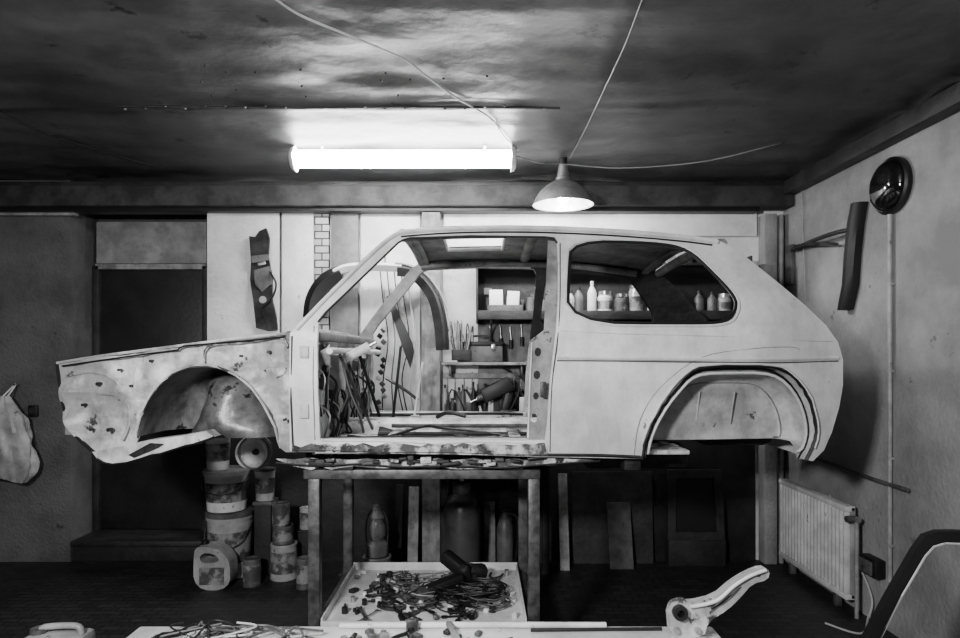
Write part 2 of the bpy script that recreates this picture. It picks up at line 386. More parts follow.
    for j in range(NV):
        for i in range(NU):fs.append([j*(NU+1)+i,j*(NU+1)+i+1,(j+1)*(NU+1)+i+1,(j+1)*(NU+1)+i])
    mk(car,'strut_tower_'+nm,vs,fs,M_tub,60)
    panel(car,'front_rail_'+nm,[(92,452),(99,461),(110,464),(124,464),(150,455),(166,452),(206,439),(214,437),(206,431),(180,436),(150,440)],[],lambda a,b:Fm(a,b,.0),M_wing,.09,0,off,po)
    panel(car,'front_rail_gap_'+nm,[(128,455),(134,458),(158,448),(164,444),(150,443)],[],lambda a,b:Fm(a,b,-.006),M_dark,.004,0,off,po)
    sweep(car,'rail_weld_edge_'+nm,[po(Fm(a,b,-.008)) for a,b in [(97,459),(104,463),(112,464.5),(126,463),(140,459),(152,455),(160,454),(185,446),(200,443),(214,437)]],.006,M_black,seg=6)
    sweep(car,'wing_top_flange_'+nm,[po(Fm(a,b,-.012)) for a,b in [(57,363),(100,356),(150,349.5),(200,343),(240,338),(291,333)]],.007,M_wing,seg=6,sm=3)
    sweep(car,'wing_top_gap_'+nm,[po(Fm(a,b,-.022)) for a,b in [(62,366),(100,360.5),(150,353.5),(178,350),(184,346),(240,341.5),(288,336.5)]],.0045,M_black,seg=6,sm=2)
    sweep(car,'nose_flange_'+nm,[po(Fm(a,b,-.008)) for a,b in [(57,364),(60,388),(65,412),(76,436),(92,451)]],.008,M_black,seg=6,sm=3)
    sweep(car,'wing_swage_'+nm,[po(Fm(a,b,-.004)) for a,b in [(66,376),(90,372),(112,378),(126,396),(130,420),(122,440)]],.008,M_wing,seg=6,sm=5)
    sweep(car,'landing_edge_'+nm,[po(Fm(a,b,-.010)) for a,b in [(205,366),(207,347),(240,343),(284,339),(286,370),(276,378)]],.004,M_sill,seg=6,sm=4)
    for a,b,rr in((82,405,.007),(97,384,.009),(118,370,.006),(108,430,.010),(268,352,.008),(240,356,.006),(150,361,.007),(284,420,.007),(90,430,.006),(130,386,.006)):
        p=Fm(a,b,-.04);lathe(car,'wing_bolt_hole_'+nm,[(0,0),(rr,0),(rr,.03),(0,.03)],po(p+Vector((0,.03,0))),M_black,(0,-sg,0),12)
    box(car,'hinge_upper_'+nm,S(300,352).x,S(309,352).x,*sorted([po(S(300,352)).y-.012*sg,po(S(300,352)).y+.01*sg]),S(300,358).z,S(300,346).z,M_tub2)
    box(car,'hinge_lower_'+nm,S(300,410).x,S(309,410).x,*sorted([po(S(300,410)).y-.012*sg,po(S(300,410)).y+.01*sg]),S(300,418).z,S(300,404).z,M_tub2)
    sweep(car,'a_post_seam_'+nm,[po(S(a,b,-.001)) for a,b in [(292,336),(291,400),(293,446)]],.005,M_black,seg=6)
    sweep(car,'a_post_edge_'+nm,[po(S(a,b,-.002)) for a,b in [(314,326),(313,380),(315,440)]],.0025,M_grey,seg=6)
    def hole(a,b,r,s=10):return [(a+r*math.cos(t*2*math.pi/s),b+r*1.3*math.sin(t*2*math.pi/s)) for t in range(s)]
    if side==0:
        panel(car,'b_post_inner',[(531,340),(544,330),(548,240),(561,240),(560,330),(550,440),(527,440),(529,380)],[hole(538,352,3.5),hole(537,375,3.5),hole(536,396,3),hole(534,418,3.5)],lambda a,b:S(a,b,.07),M_inner,.012,0,off,po)
        sweep(car,'b_post_flange',[S(a,b,.065) for a,b in [(528,438),(530,380),(532,342)]],.004,M_paint,seg=6)
        box(car,'latch_plate',S(541,385).x,S(547,385).x,3.03,3.045,S(540,398).z,S(540,382).z,M_steel)
    box(car,'sill_box_'+nm,-.78,.32,*sorted([po(Vector((0,3.02,0))).y,po(Vector((0,3.14,0))).y]),1.135,1.195,M_paint)
    sweep(car,'sill_inner_gutter_'+nm,[po(Vector((x_,3.15,1.190+random.uniform(-.004,.004)))) for x_ in (-.77,-.5,-.3,-.1,.1,.3)],.010,M_black,seg=6,sm=3)
    sweep(car,'sill_top_edge_'+nm,[po(S(a,b+random.uniform(-1,1),-.004)) for a,b in [(322,441),(360,441),(400,442),(440,443),(470,442),(510,443),(545,443)]],.006,M_paint,seg=6,sm=3)
    sweep(car,'cant_rail_'+nm,[po(S(a,b,.05)) for a,b in [(402,238),(450,235),(510,234),(560,235),(620,238),(690,246)]],.022,M_inner,seg=8,sm=4)
sp=[];x=292
while x<548:
    sp.append((x,445+random.uniform(-2.5,2.5)));x+=random.uniform(5,12)
panel(car,'sill_rusted_skin',sp+[(548,456),(292,452)],[],lambda a,b:S(a,b,-.010),M_sill,.006,0)
sx0,sx1,sy0,sy1=-.20,.14,3.56,4.02
RT=[(a,b) for a,b in out[6:14]]
prof=[S(a,b) for a,b in RT]
def rz(x):
    for i in range(len(prof)-1):
        if prof[i].x<=x<=prof[i+1].x:
            t=(x-prof[i].x)/(prof[i+1].x-prof[i].x);return prof[i].z*(1-t)+prof[i+1].z*t,prof[i].y*(1-t)+prof[i+1].y*t
    q=prof[0] if x<prof[0].x else prof[-1];return q.z,q.y
x0,x1=prof[0].x,prof[-1].x
def rmap(u,v):
    z,y=rz(u);yy=y+(2*YC-2*y)*v
    return Vector((u,yy,z+.035*(1-(2*v-1)**2)))
v0=(sy0-3.24)/1.12;v1=(sy1-3.24)/1.12
panel(car,'roof_skin',[(x0,0),(x1,0),(x1,1),(x0,1)],[[(sx0,v0),(sx1,v0),(sx1,v1),(sx0,v1)]],rmap,M_inner,-.012,.09,Vector((0,0,1)))
for u in (x0+.03,.30,x1-.05):
    sweep(car,'roof_bow',[rmap(u,v/10)-Vector((0,0,.025)) for v in range(11)],.022,M_inner,seg=6,sx=.6,sy=1.4)
sweep(car,'sunroof_frame',[rmap(a,b)-Vector((0,0,.02)) for a,b in [(sx0,v0),(sx1,v0),(sx1,v1),(sx0,v1)]],.012,M_paint,closed=True,seg=6)
box(car,'floor_pan',-.80,1.0,3.05,4.55,1.125,1.145,M_sill)
sweep(car,'transmission_tunnel',[(-.78,3.8,1.14),(-.2,3.8,1.14),(.9,3.8,1.14)],.10,M_wing,seg=14,sx=.9,sy=1.2)
sweep(car,'seat_rail',[(-.55,3.45,1.175),(.25,3.45,1.175)],.012,M_black,seg=6)
sweep(car,'seat_rail_inner',[(-.50,3.62,1.20),(.28,3.62,1.20)],.012,M_steel,seg=6)
for x in(-.45,.18):box(car,'seat_crossmember',x-.03,x+.03,3.12,4.48,1.145,1.185,M_sill)
for k in range(30):
    obox(car,'floor_scrap',(random.uniform(-.72,.28),random.uniform(3.2,4.4),1.155),(random.uniform(.02,.12),random.uniform(.02,.1),random.uniform(.01,.05)),random.choice([M_dark,M_sill,M_black,M_black,M_inner]),(random.uniform(-.3,.3),random.uniform(-.3,.3),random.uniform(0,3)))
sweep(car,'floor_cable_a',[(-.70,3.4,1.17),(-.5,3.25,1.18),(-.3,3.4,1.22),(-.22,3.6,1.19),(0,3.5,1.18),(.2,3.3,1.17)],.008,M_black,seg=6,sm=6)
sweep(car,'handbrake_lever',[(-.25,3.72,1.24),(-.18,3.68,1.27),(-.08,3.66,1.25)],.013,M_black,seg=8,sm=4)
box(car,'boot_floor',.75,1.66,3.30,4.30,1.30,1.32,M_dark)
box(car,'seat_riser',.72,.76,3.28,4.32,1.13,1.32,M_dark)
box(car,'firewall',-.83,-.81,3.06,4.54,1.14,1.70,M_wing)
box(car,'cowl_panel',-.93,-.76,3.05,4.55,1.67,1.715,M_inner,.012)
cyl(car,'dash_cross_tube',(-.72,3.06,1.62),(-.72,4.54,1.62),.016,M_paint)
for i,(yy,zz,r) in enumerate([(3.3,1.5,.05),(3.55,1.35,.07),(3.9,1.48,.06),(4.2,1.36,.05),(4.3,1.6,.04)]):
    lathe(car,'firewall_aperture',[(0,0),(r,0),(r,.005),(0,.005)],(-.805,yy,zz),M_black,(1,0,0),20)
box(car,'pedal_bracket',-.80,-.70,3.34,3.36,1.42,1.60,M_inner)
box(car,'pedal_bracket_b',-.80,-.70,3.44,3.46,1.42,1.60,M_inner)
for yy in(3.28,3.42):sweep(car,'pedal_arm',[(-.70,yy,1.55),(-.66,yy,1.40),(-.60,yy,1.27)],.008,M_black,seg=6,sm=3)
panel(car,'sound_mat',[(3.15,1.62),(3.30,1.66),(3.5,1.60),(3.75,1.65),(3.8,1.55),(3.6,1.50),(3.4,1.53),(3.2,1.55)],[],lambda a,b:Vector((-.79+.02*math.sin(a*20),a,b)),M_paper,.01,.05,Vector((1,0,0)))
cyl(car,'steering_column',W(318,373,3.35),W(369,346,3.40),.024,M_paint)
cyl(car,'steering_shaft',W(365,348,3.40),W(376,342,3.40),.011,M_chrome)
for k in range(30):
    y=3.08+k*.048;a=random.uniform(1.35,1.66)
    sweep(car,'wiring_loom',[(-.79,y,a),(-.77+random.uniform(0,.05),y+.01,a-.06),(-.77,y+.03,a-.18),(-.76+random.uniform(-.02,.03),y+.04,a-.26),(-.77,y+.05,max(1.16,a-.40))],random.choice([.003,.005,.007]),random.choice([M_black,M_cable,M_black,M_black,M_inner]),seg=6,sm=5)
for p0,p1,r_ in (((-.70,3.2,1.60),(-.62,3.7,1.17),.009),((-.72,3.5,1.55),(-.60,3.3,1.20),.007),((-.74,3.9,1.62),(-.66,4.2,1.2),.010),((-.74,4.3,1.6),(-.68,3.9,1.2),.007),((-.60,4.40,1.15),(-.55,4.45,1.66),.010),((-.46,4.44,1.15),(-.40,4.46,1.55),.008)):
    cyl(car,'loose_linkage',p0,p1,r_,random.choice([M_black,M_steel,M_paint]))
for k in range(18):
    obox(car,'bulkhead_fitting',(-.79,random.uniform(3.12,4.45),random.uniform(1.2,1.62)),(.03,random.uniform(.04,.14),random.uniform(.03,.10)),random.choice([M_black,M_dark,M_inner,M_black]),(random.uniform(-.4,.4),0,0))
def cross(name,a,b,r,m,up=0,sx=1,sy=1):
    p=S(a,b,.03);q=mir(p);sweep(car,name,[p,(p+q)/2+Vector((0,0,up)),q],r,m,seg=8,sm=6,sx=sx,sy=sy)
cross('windscreen_header',402,233,.022,M_inner,.02)
cross('windscreen_sill',297,331,.02,M_inner,.01)
cross('hatch_header',722,244,.03,M_inner,.02)
tl=[S(a,b) for a,b in [(826,325),(838,342),(843,360),(843,385),(839,408),(832,432),(824,450),(813,461)]]
vs=[];fs=[];nn=12
for p in tl:
    for k in range(nn+1):
        t=k/nn;vs.append(Vector((p.x+.04*(1-(2*t-1)**4),p.y+(2*YC-2*p.y)*t,p.z)))
for j in range(len(tl)-1):
    for k in range(nn):
        a=j*(nn+1)+k;fs.append([a,a+1,a+nn+2,a+nn+1])
mk(car,'tail_panel',vs,fs,M_paint,50)
p=W(62,385,3.18);box(car,'nose_cross_panel',p.x,p.x+.03,3.2,4.4,1.2,1.5,M_inner)
box(car,'slam_panel',p.x,p.x+.12,3.2,4.4,1.52,1.545,M_inner)
cyl(car,'fuel_pipe',(.9,3.5,1.10),(1.2,3.9,1.05),.02,M_dark)
box(car,'fuel_tank',.55,1.10,3.35,4.1,1.0,1.12,M_dark,.04)
box(car,'rear_axle_mount',.70,.78,3.1,3.2,1.04,1.16,M_dark)
cyl(car,'rear_axle_beam',(.80,3.15,1.10),(.80,4.45,1.10),.03,M_dark)
box(car,'spare_wheel_well',1.2,1.62,3.5,4.1,1.10,1.32,M_dark,.05)
for y in(3.22,4.30):
    box(car,'underbody_rail_%d'%(y*10),-.88,.30,y,y+.08,1.075,1.128,M_dark,.01)
fp=[];x=276
while x<600:
    fp.append((x,459+random.uniform(-1,1.5)));x+=9
fb_=[];x=598
while x>276:
    fb_.append((x,(468 if x<540 else 464)+random.uniform(-3,2)));x-=random.uniform(8,22)
panel(car,'underbody_rusted_flange',fp+fb_,[],lambda a,b:W(a,b,3.07),M_sill,.01,0)
sweep(car,'underbody_seam',[W(a,b,3.055) for a,b in [(276,463),(320,466),(360,464),(400,467),(450,466),(500,468),(540,465),(600,461)]],.005,M_black,seg=6,sm=4)
for i in range(22):
    x=-.96+random.uniform(0,1.25)
    obox(car,'underseal_scrap',(x,3.04+random.uniform(0,.03),1.095+random.uniform(-.015,.015)),(random.uniform(.02,.09),.03,random.uniform(.008,.03)),random.choice([M_dark,M_black,M_dark,M_sill]),(0,random.uniform(-.12,.12),0))
# ================= STAND
st=G('steel_work_stand')
lx0,lx1=XX(314,3.1),XX(534,3.1)
w=.028
for nm,x,y in(('leg_1',lx0,3.12),('leg_2',lx1,3.12),('leg_3',lx0,3.92),('leg_4',lx1,3.92)):
    box(st,nm,x-w,x+w,y-w,y+w,0,1.0,M_steel,.004)
    box(st,nm+'_foot',x-.05,x+.05,y-.05,y+.05,0,.012,M_steel,.003)
for y in(3.12,3.92):
    box(st,'top_rail',lx0-.05,lx1+.03,y-w,y+w,1.0,1.045,M_steel,.004)
    box(st,'shelf_rail',lx0+w,lx1-w,y-.015,y+.015,.25,.285,M_steel,.003)
for x in(lx0,lx1):
    box(st,'side_rail',x-w,x+w,3.15,3.89,1.0,1.045,M_steel,.004)
    box(st,'side_shelf_rail',x-.015,x+.015,3.15,3.89,.25,.285,M_steel,.003)
for x in(-.66,-.1,.16):
    box(st,'timber_bearer',x-.05,x+.05,3.08,4.40,1.045,1.073,M_woodd,.004)
box(st,'shelf_tray',lx0+.035,lx1-.035,3.09,3.90,.287,.295,M_white,.002)
box(st,'tray_lip_front',lx0+.035,lx1-.035,3.085,3.095,.287,.315,M_white,.002)
box(st,'tray_lip_back',lx0+.035,lx1-.035,3.885,3.895,.287,.34,M_white,.002)
box(st,'tray_lip_left',lx0+.035,lx0+.045,3.09,3.89,.287,.33,M_white,.002)
box(st,'tray_lip_right',lx1-.045,lx1-.035,3.09,3.89,.287,.33,M_white,.002)
tp=G('tool_pile')
tx0,tx1=lx0+.08,lx1-.08
zt=.297
def coil(g,name,c,r,n,m,t=.004,tilt=0.0,jit=.01,rise=.010):
    pts=[]
    for k in range(n*14):
        a=k/14*2*math.pi;rr=r+random.uniform(-jit,jit)*.6
        pts.append(Vector((c[0]+rr*math.cos(a),c[1]+rr*.8*math.sin(a),c[2]+t+rise*(k/14)+random.uniform(0,.008)+tilt*math.cos(a)*r)))
    sweep(g,name,pts,t,m,seg=6,sm=2)
def spanner(g,name,x,y,z,L,a,m):
    c,s=math.cos(a),math.sin(a)
    def T(u,v):return Vector((x+u*c-v*s,y+u*s+v*c,z))
    o=[(-L/2,-.012),(-L/2+.02,-.014),(-L/2+.035,-.006),(L/2-.035,-.006),(L/2-.02,-.015),(L/2,-.013),(L/2-.012,-.004),(L/2-.012,.004),(L/2,.013),(L/2-.02,.015),(L/2-.035,.006),(-L/2+.035,.006),(-L/2+.02,.014),(-L/2,.012)]
    panel(g,name,o,[],T,m,.006,0,Vector((0,0,1)))
def pliers(g,name,x,y,z,a,m):
    c,s=math.cos(a),math.sin(a)
    T=lambda u,v:(x+u*c-v*s,y+u*s+v*c,z+.008)
    sweep(g,name+'_handle_a',[T(-.1,.035),T(-.05,.03),T(0,.0),T(.05,-.006)],.007,m,seg=6,sm=4)
    sweep(g,name+'_handle_b',[T(-.1,-.035),T(-.05,-.03),T(0,.0),T(.05,.006)],.007,m,seg=6,sm=4)
for k in range(30):
    spanner(tp,'spanner',random.uniform(tx0+.05,tx1-.05),random.uniform(3.16,3.8),zt+random.uniform(0,.02),random.uniform(.10,.20),random.uniform(0,3.1),random.choice([M_black,M_chrome,M_steel,M_dark]))
for k in range(6):pliers(tp,'pliers',random.uniform(tx0+.1,tx1-.1),random.uniform(3.16,3.8),zt+.01,random.uniform(0,6),random.choice([M_black,M_dark]))
coil(tp,'cable_coil',(.0,3.45,zt),.13,6,M_black,.004,jit=.03)
coil(tp,'cable_coil_small',(.05,3.32,zt),.10,6,M_grey,.003,jit=.03)
coil(tp,'cable_coil_loose',(-.08,3.36,zt+.02),.12,5,M_black,.004,jit=.05)
coil(tp,'hose_coil',(-.30,3.3,zt),.08,4,M_grey,.004,jit=.03)
for k in range(22):
    x=random.uniform(tx0+.2,tx1-.15);y=random.uniform(3.25,3.7)
    sweep(tp,'loose_wire',[(x+random.uniform(-.14,.14),y+random.uniform(-.1,.1),zt+.01+random.uniform(0,.07)) for _ in range(5)],.003,random.choice([M_black,M_black,M_cable,M_grey]),seg=5,sm=5)
obox(tp,'grinder_body',(-.20,3.45,zt+.06),(.24,.07,.07),M_black,(0,-.2,.5),.02)
lathe(tp,'grinder_head',[(0,0),(.055,0),(.06,.02),(.03,.05),(0,.06)],(-.30,3.40,zt+.02),M_steel)
obox(tp,'drill_body',(-.14,3.62,zt+.12),(.18,.07,.08),M_black,(.1,.5,-.5),.02)
obox(tp,'drill_grip',(-.08,3.58,zt+.07),(.05,.05,.14),M_dark,(.6,.1,-.5),.015)
obox(tp,'sander_body',(-.02,3.66,zt+.06),(.12,.08,.09),M_dark,(.3,.1,.4),.03)
for k in range(100):
    x=random.uniform(tx0,tx1);y=random.uniform(3.13,3.82);r=random.uniform(.006,.02)
    if k%3==0:lathe(tp,'socket',[(0,0),(r,0),(r,.03),(r*.6,.03),(r*.6,.005),(0,.005)],(x,y,zt),random.choice([M_chrome,M_black,M_white]),seg=12)
    else:obox(tp,'part_box',(x,y,zt+.01),(random.uniform(.01,.06),random.uniform(.01,.04),.02),random.choice([M_paper,M_black,M_grey,M_dark,M_dark]),(0,random.uniform(-.3,.3),random.uniform(0,3)))
# ================= CONTAINERS
def bucket(name,px,top,bot,wpx,d,m,handle=True,lid=None,z0=None,label=True):
    g=G(name);x=XX(px,d);zb=ZZ(bot,d) if z0 is None else z0;h=(bot-top)*d/F;r=wpx*d/F/2
    lathe(g,'pail',[(0,0),(r*.86,0),(r*.98,h*.93),(r*1.03,h*.93),(r*1.03,h),(r*.95,h),(r*.94,h*.9),(r*.82,.02),(0,.02)],(x,d,zb),m)
    if label:
        lathe(g,'label',[(r*.90+.001,h*.25),(r*.955+.002,h*.75)],(x,d,zb),M_lab,cap=False)
    if lid:lathe(g,'lid',[(0,h*.98),(r*1.05,h*.98),(r*1.05,h*1.04),(r*.9,h*1.05),(0,h*1.05)],(x,d,zb),lid)
    if handle:sweep(g,'bail',[(x-r*1.03,d,zb+h*.9),(x-r*.8,d-r*.8,zb+h*.6),(x,d-r*1.1,zb+h*.5),(x+r*.8,d-r*.8,zb+h*.6),(x+r*1.03,d,zb+h*.9)],.004,M_steel,seg=6,sm=5)
    return g,zb+h
bucket('plastic_bucket',230,514,575,44,4.68,M_plas,True,M_grey,z0=0)
h1=(576-514)*4.65/F
bucket('plastic_bucket',227,476,514,43,4.68,M_white,True,M_plas,z0=h1*1.06)
h2=(514-476)*4.65/F
bucket('plastic_bucket',218,441,476,24,4.65,M_white,False,M_white,z0=h1*1.06+h2*1.07)
bucket('paint_tin',265,474,504,20,4.74,M_plas,False,M_grey,z0=.53)
g=G('storage_crate')
box(g,'body',XX(257,4.74),XX(274,4.74),4.67,4.83,0,.515,M_matte,.01)
box(g,'rim',XX(256,4.74),XX(275,4.74),4.66,4.84,.50,.528,M_grey,.006)
def jerry(name,px,top,bot,wpx,d,m):
    g=G(name);h=(bot-top)*d/F;wd=wpx*d/F;x=XX(px,d)
    o=chaikin([(-.5,0),(.5,0),(.5,.62),(.32,.8),(.2,.88),(-.1,.95),(-.42,.95),(-.5,.8)],2)
    hh=chaikin([(-.34,.60),(.12,.60),(.22,.68),(.05,.80),(-.30,.82)],2)
    panel(g,'canister',[(x+a*wd,b*h) for a,b in o],[[(x+a*wd,b*h) for a,b in hh]],lambda a,b:Vector((a,d-.07,b)),m,.14,0)
    cyl(g,'cap',(x-.3*wd,d,h*.93),(x-.3*wd,d,h*1.03),.025,M_black)
    panel(g,'label',[(x-.34*wd,.12*h),(x+.34*wd,.12*h),(x+.34*wd,.5*h),(x-.34*wd,.5*h)],[],lambda a,b:Vector((a,d-.074,b)),M_lab,.003,0)
jerry('oil_canister',216,530,575,36,4.42,M_plas)
def can(name,px,top,bot,wpx,d,m,z0,lid=M_chrome):
    g=G(name);h=(bot-top)*d/F;r=wpx*d/F/2;x=XX(px,d)
    lathe(g,'tin',[(0,0),(r,0),(r*1.03,.006),(r,.012),(r,h-.012),(r*1.03,h-.006),(r,h),(r*.85,h),(r*.85,h-.01),(0,h-.01)],(x,d,z0),m,seg=24)
    lathe(g,'label',[(r+.001,h*.2),(r+.001,h*.8)],(x,d,z0),M_lab,seg=24,cap=False)
    return z0+h
z=can('paint_tin',284,540,575,26,4.6,M_plas,0);z=can('paint_tin',283,522,540,20,4.6,M_grey,z);can('paint_tin',281,500,522,17,4.6,M_lab,z)
z=can('paint_tin',304,545,575,15,4.4,M_grey,0)
z=can('paint_tin',252,545,572,17,4.45,M_grey,0)
g=G('cardboard_box');box(g,'carton',XX(300,4.8),XX(316,4.8),4.74,4.87,0,.298,M_matte,.004);box(g,'flap',XX(299,4.8),XX(317,4.8),4.735,4.875,.285,.299,M_woodd,.003)
can('paint_tin',307,524,545,14,4.80,M_plas,.301)
g=G('headlamp_unit')
lathe(g,'bowl',[(0,0),(.06,.0),(.10,.05),(.115,.09),(.12,.10),(.105,.10),(.08,.05),(0,.03)],W(256,452,4.82),M_paint,(0,-1,.1))
lathe(g,'rim_ring',[(.113,0),(.128,0),(.128,.02),(.113,.02),(.113,0)],W(256,452,4.72),M_chrome,(0,-1,.1),cap=False)
lathe(g,'bulb_cap',[(0,0),(.025,0),(.02,.03),(0,.035)],W(256,452,4.78),M_black,(0,-1,.1))
def plank(name,a,b,t,d,m,lean=.12,th=.02):
    g=G(name);x0,x1=XX(a,d),XX(b,d);h=ZZ(t,d)
    panel(g,'board',[(x0,0),(x1,0),(x1,h),(x0,h)],[],lambda u,v:Vector((u,d-lean*(1-v/max(h,.1)),v)),m,th,0)
plank('leaning_plank',409,419,487,4.90,M_wood)
plank('leaning_plank',484,495,502,4.90,M_grey)
plank('leaning_plank',396,403,485,4.88,M_matte)
plank('leaning_board',558,567,474,4.90,M_wood,.15)
plank('leaning_board',607,630,503,4.90,M_grey,.12)
plank('leaning_board',500,520,486,4.93,M_woodd,.06)
plank('leaning_sheet',572,652,472,4.95,M_woodd,.04)
g=G('picture_frame')
panel(g,'frame',[(668,470),(722,470),(725,540),(668,540)],[[(676,478),(714,478),(717,532),(676,532)]],lambda a,b:W(a,b,4.85),M_woodd,.03,0)
panel(g,'panel',[(674,476),(716,476),(718,534),(674,534)],[],lambda a,b:W(a,b,4.87),M_black,.01,0)
box(g,'stand_block',XX(668,4.86),XX(725,4.86),4.84,4.95,0,ZZ(540,4.85),M_matte)
g=G('gas_cylinder');x=XX(462,4.55)
lathe(g,'bottle',[(0,0),(.12,0),(.13,.03),(.13,.50),(.11,.58),(.05,.63),(.03,.64),(.03,.68),(0,.68)],(x,4.55,0),mat('cylinder_paint',.07,.03,.35))
cyl(g,'valve',(x,4.55,.68),(x,4.55,.72),.02,M_chrome);lathe(g,'collar',[(.06,.62),(.065,.62),(.065,.70),(.06,.70),(.06,.62)],(x,4.55,0),M_steel,cap=False)
g=G('fire_extinguisher');x=XX(505,4.6)
lathe(g,'bottle',[(0,0),(.055,0),(.06,.02),(.06,.36),(.04,.42),(.02,.44),(.02,.47),(0,.47)],(x,4.6,0),M_grey)
sweep(g,'hose',[(x,4.6,.46),(x+.08,4.58,.44),(x+.09,4.57,.3),(x+.07,4.57,.12)],.009,M_black,seg=6,sm=5)
obox(g,'lever',(x+.02,4.6,.485),(.10,.02,.02),M_black,(0,-.3,0))
z=can('stacked_tin',377,540,575,28,4.35,M_plas,.0)
g=G('oil_lantern');x=XX(377,4.35);zb=.2405
lathe(g,'tank',[(0,0),(.07,0),(.075,.01),(.075,.08),(.05,.10),(0,.10)],(x,4.35,zb),M_plas)
lathe(g,'globe',[(.035,.10),(.055,.14),(.055,.20),(.03,.25),(0,.25)],(x,4.35,zb),M_glass)
lathe(g,'chimney',[(.045,.25),(.05,.26),(.03,.30),(.035,.34),(0,.345)],(x,4.35,zb),M_plas)
sweep(g,'bail',[(x-.07,4.35,zb+.08),(x-.075,4.35,zb+.2),(x-.04,4.35,zb+.30),(x+.04,4.35,zb+.30),(x+.075,4.35,zb+.2),(x+.07,4.35,zb+.08)],.005,M_steel,seg=6,sm=4)
g=G('cardboard_box');x=XX(375,4.15);box(g,'carton',x-.20,x+.17,4.03,4.2,0,.22,M_matte);box(g,'flap',x-.21,x+.18,4.02,4.21,.205,.222,M_woodd)
g=G('wall_shelf')
a,b=XX(478,4.8),XX(745,4.8)
box(g,'board',a,b,4.68,4.955,1.885,1.91,M_woodd,.003)
box(g,'back_panel',a,b,4.935,4.957,1.84,2.34,M_matte,.003)
box(g,'front_lip',a,b,4.672,4.68,1.86,1.925,M_woodd,.002)
box(g,'side_left',a-.015,a,4.70,4.955,1.84,2.33,M_woodd,.003)
box(g,'side_right',b,b+.015,4.70,4.955,1.84,2.33,M_woodd,.003)
box(g,'upper_board',a,b,4.78,4.955,2.27,2.29,M_woodd,.003)
for x in(a+.1,(a+b)/2,b-.1):sweep(g,'bracket',[(x,4.94,1.70),(x,4.90,1.78),(x,4.72,1.88)],.008,M_steel,seg=6,sm=4)
g=G('shelf_bottles')
zs=1.911
def sx(px):return XX(px,4.78)
def bottle(g,name,x,y,z,h,r,m,cap=M_black):
    lathe(g,name,[(0,0),(r*.95,0),(r,.01),(r,h*.62),(r*.8,h*.72),(r*.35,h*.84),(r*.35,h*.9)],(x,y,z),m,seg=20)
    lathe(g,name+'_cap',[(0,0),(r*.42,0),(r*.42,h*.12),(0,h*.12)],(x,y,z+h*.88),cap,seg=16)
bottle(g,'spray_bottle',sx(592),4.78,zs,.24,.034,M_white,M_white)
bottle(g,'oil_bottle',sx(579),4.80,zs,.20,.036,M_grey)
bottle(g,'thinner_bottle',sx(571),4.78,zs,.17,.028,M_plas)
bottle(g,'resin_bottle',sx(700),4.80,zs,.17,.035,M_grey)
bottle(g,'polish_bottle',sx(712),4.78,zs,.16,.035,M_grey)
for px,h,r,m in((605,.15,.055,M_white),(621,.13,.05,M_grey),(636,.20,.055,M_glass),(650,.12,.035,M_plas),(664,.1,.04,M_grey),(678,.12,.05,M_grey),(724,.13,.05,M_plas)):
    lathe(g,'jar',[(0,0),(r,0),(r,h*.8),(r*.85,h*.86),(r*.85,h),(0,h)],(sx(px),4.78,zs),m,seg=24)
    lathe(g,'jar_lid',[(r*.9,0),(r*.92,0),(r*.92,.025),(0,.026)],(sx(px),4.78,zs+h*.92),M_chrome,seg=24)
    lathe(g,'jar_label',[(r+.001,h*.2),(r+.001,h*.62)],(sx(px),4.78,zs),M_lab,seg=24,cap=False)
for px,h,r in((530,.12,.03),(538,.16,.025),(545,.1,.03)):
    lathe(g,'tin',[(0,0),(r,0),(r,h),(0,h)],(sx(px),4.8,zs),M_grey,seg=20)
g=G('shelf_cartons')
obox(g,'leaflet_a',(sx(496),4.76,zs+.115),(.10,.012,.12),M_paper,(-.15,0,.1))
obox(g,'leaflet_b',(sx(513),4.76,zs+.11),(.09,.012,.11),M_paper,(-.15,.05,-.1))
obox(g,'tray_box',(sx(505),4.80,zs+.03),(.26,.14,.06),M_grey)
obox(g,'spool',(sx(488),4.87,zs+.17),(.06,.08,.05),M_grey)
for k in range(14):
    px=486+k*17;obox(g,'upper_box',(sx(px),4.87,2.292+.03),(.07,.08,random.uniform(.03,.06)),random.choice([M_grey,M_plas,M_matte]))
for k in range(10):
    px=488+k*5;obox(g,'small_box',(sx(px),4.88,zs+.04),(.03,.06,random.uniform(.08,.22)),random.choice([M_grey,M_matte,M_matte,M_black]))
g=G('tool_shelf')
a,b=XX(442,4.8),XX(530,4.8)
box(g,'board',a,b,4.72,4.96,1.525,1.545,M_wood,.003)
box(g,'rail',a,b,4.93,4.96,1.42,1.46,M_wood,.003)
for x in(a+.06,b-.06):box(g,'bracket',x-.01,x+.01,4.80,4.96,1.44,1.525,M_steel)
g=G('toolbox');c=(XX(480,4.82),4.83,1.546)
box(g,'case',c[0]-.17,c[0]+.17,4.78,4.91,1.546,1.67,M_grey,.008)
box(g,'lid',c[0]-.175,c[0]+.175,4.775,4.915,1.67,1.70,M_black,.006)
sweep(g,'handle',[(c[0]-.07,4.83,1.70),(c[0]-.06,4.83,1.74),(c[0]+.06,4.83,1.74),(c[0]+.07,4.83,1.70)],.008,M_black,seg=6,sm=4)
for k in(-.1,.1):box(g,'latch',c[0]+k-.015,c[0]+k+.015,4.768,4.777,1.64,1.68,M_chrome,.001)
g=G('wire_bundle')
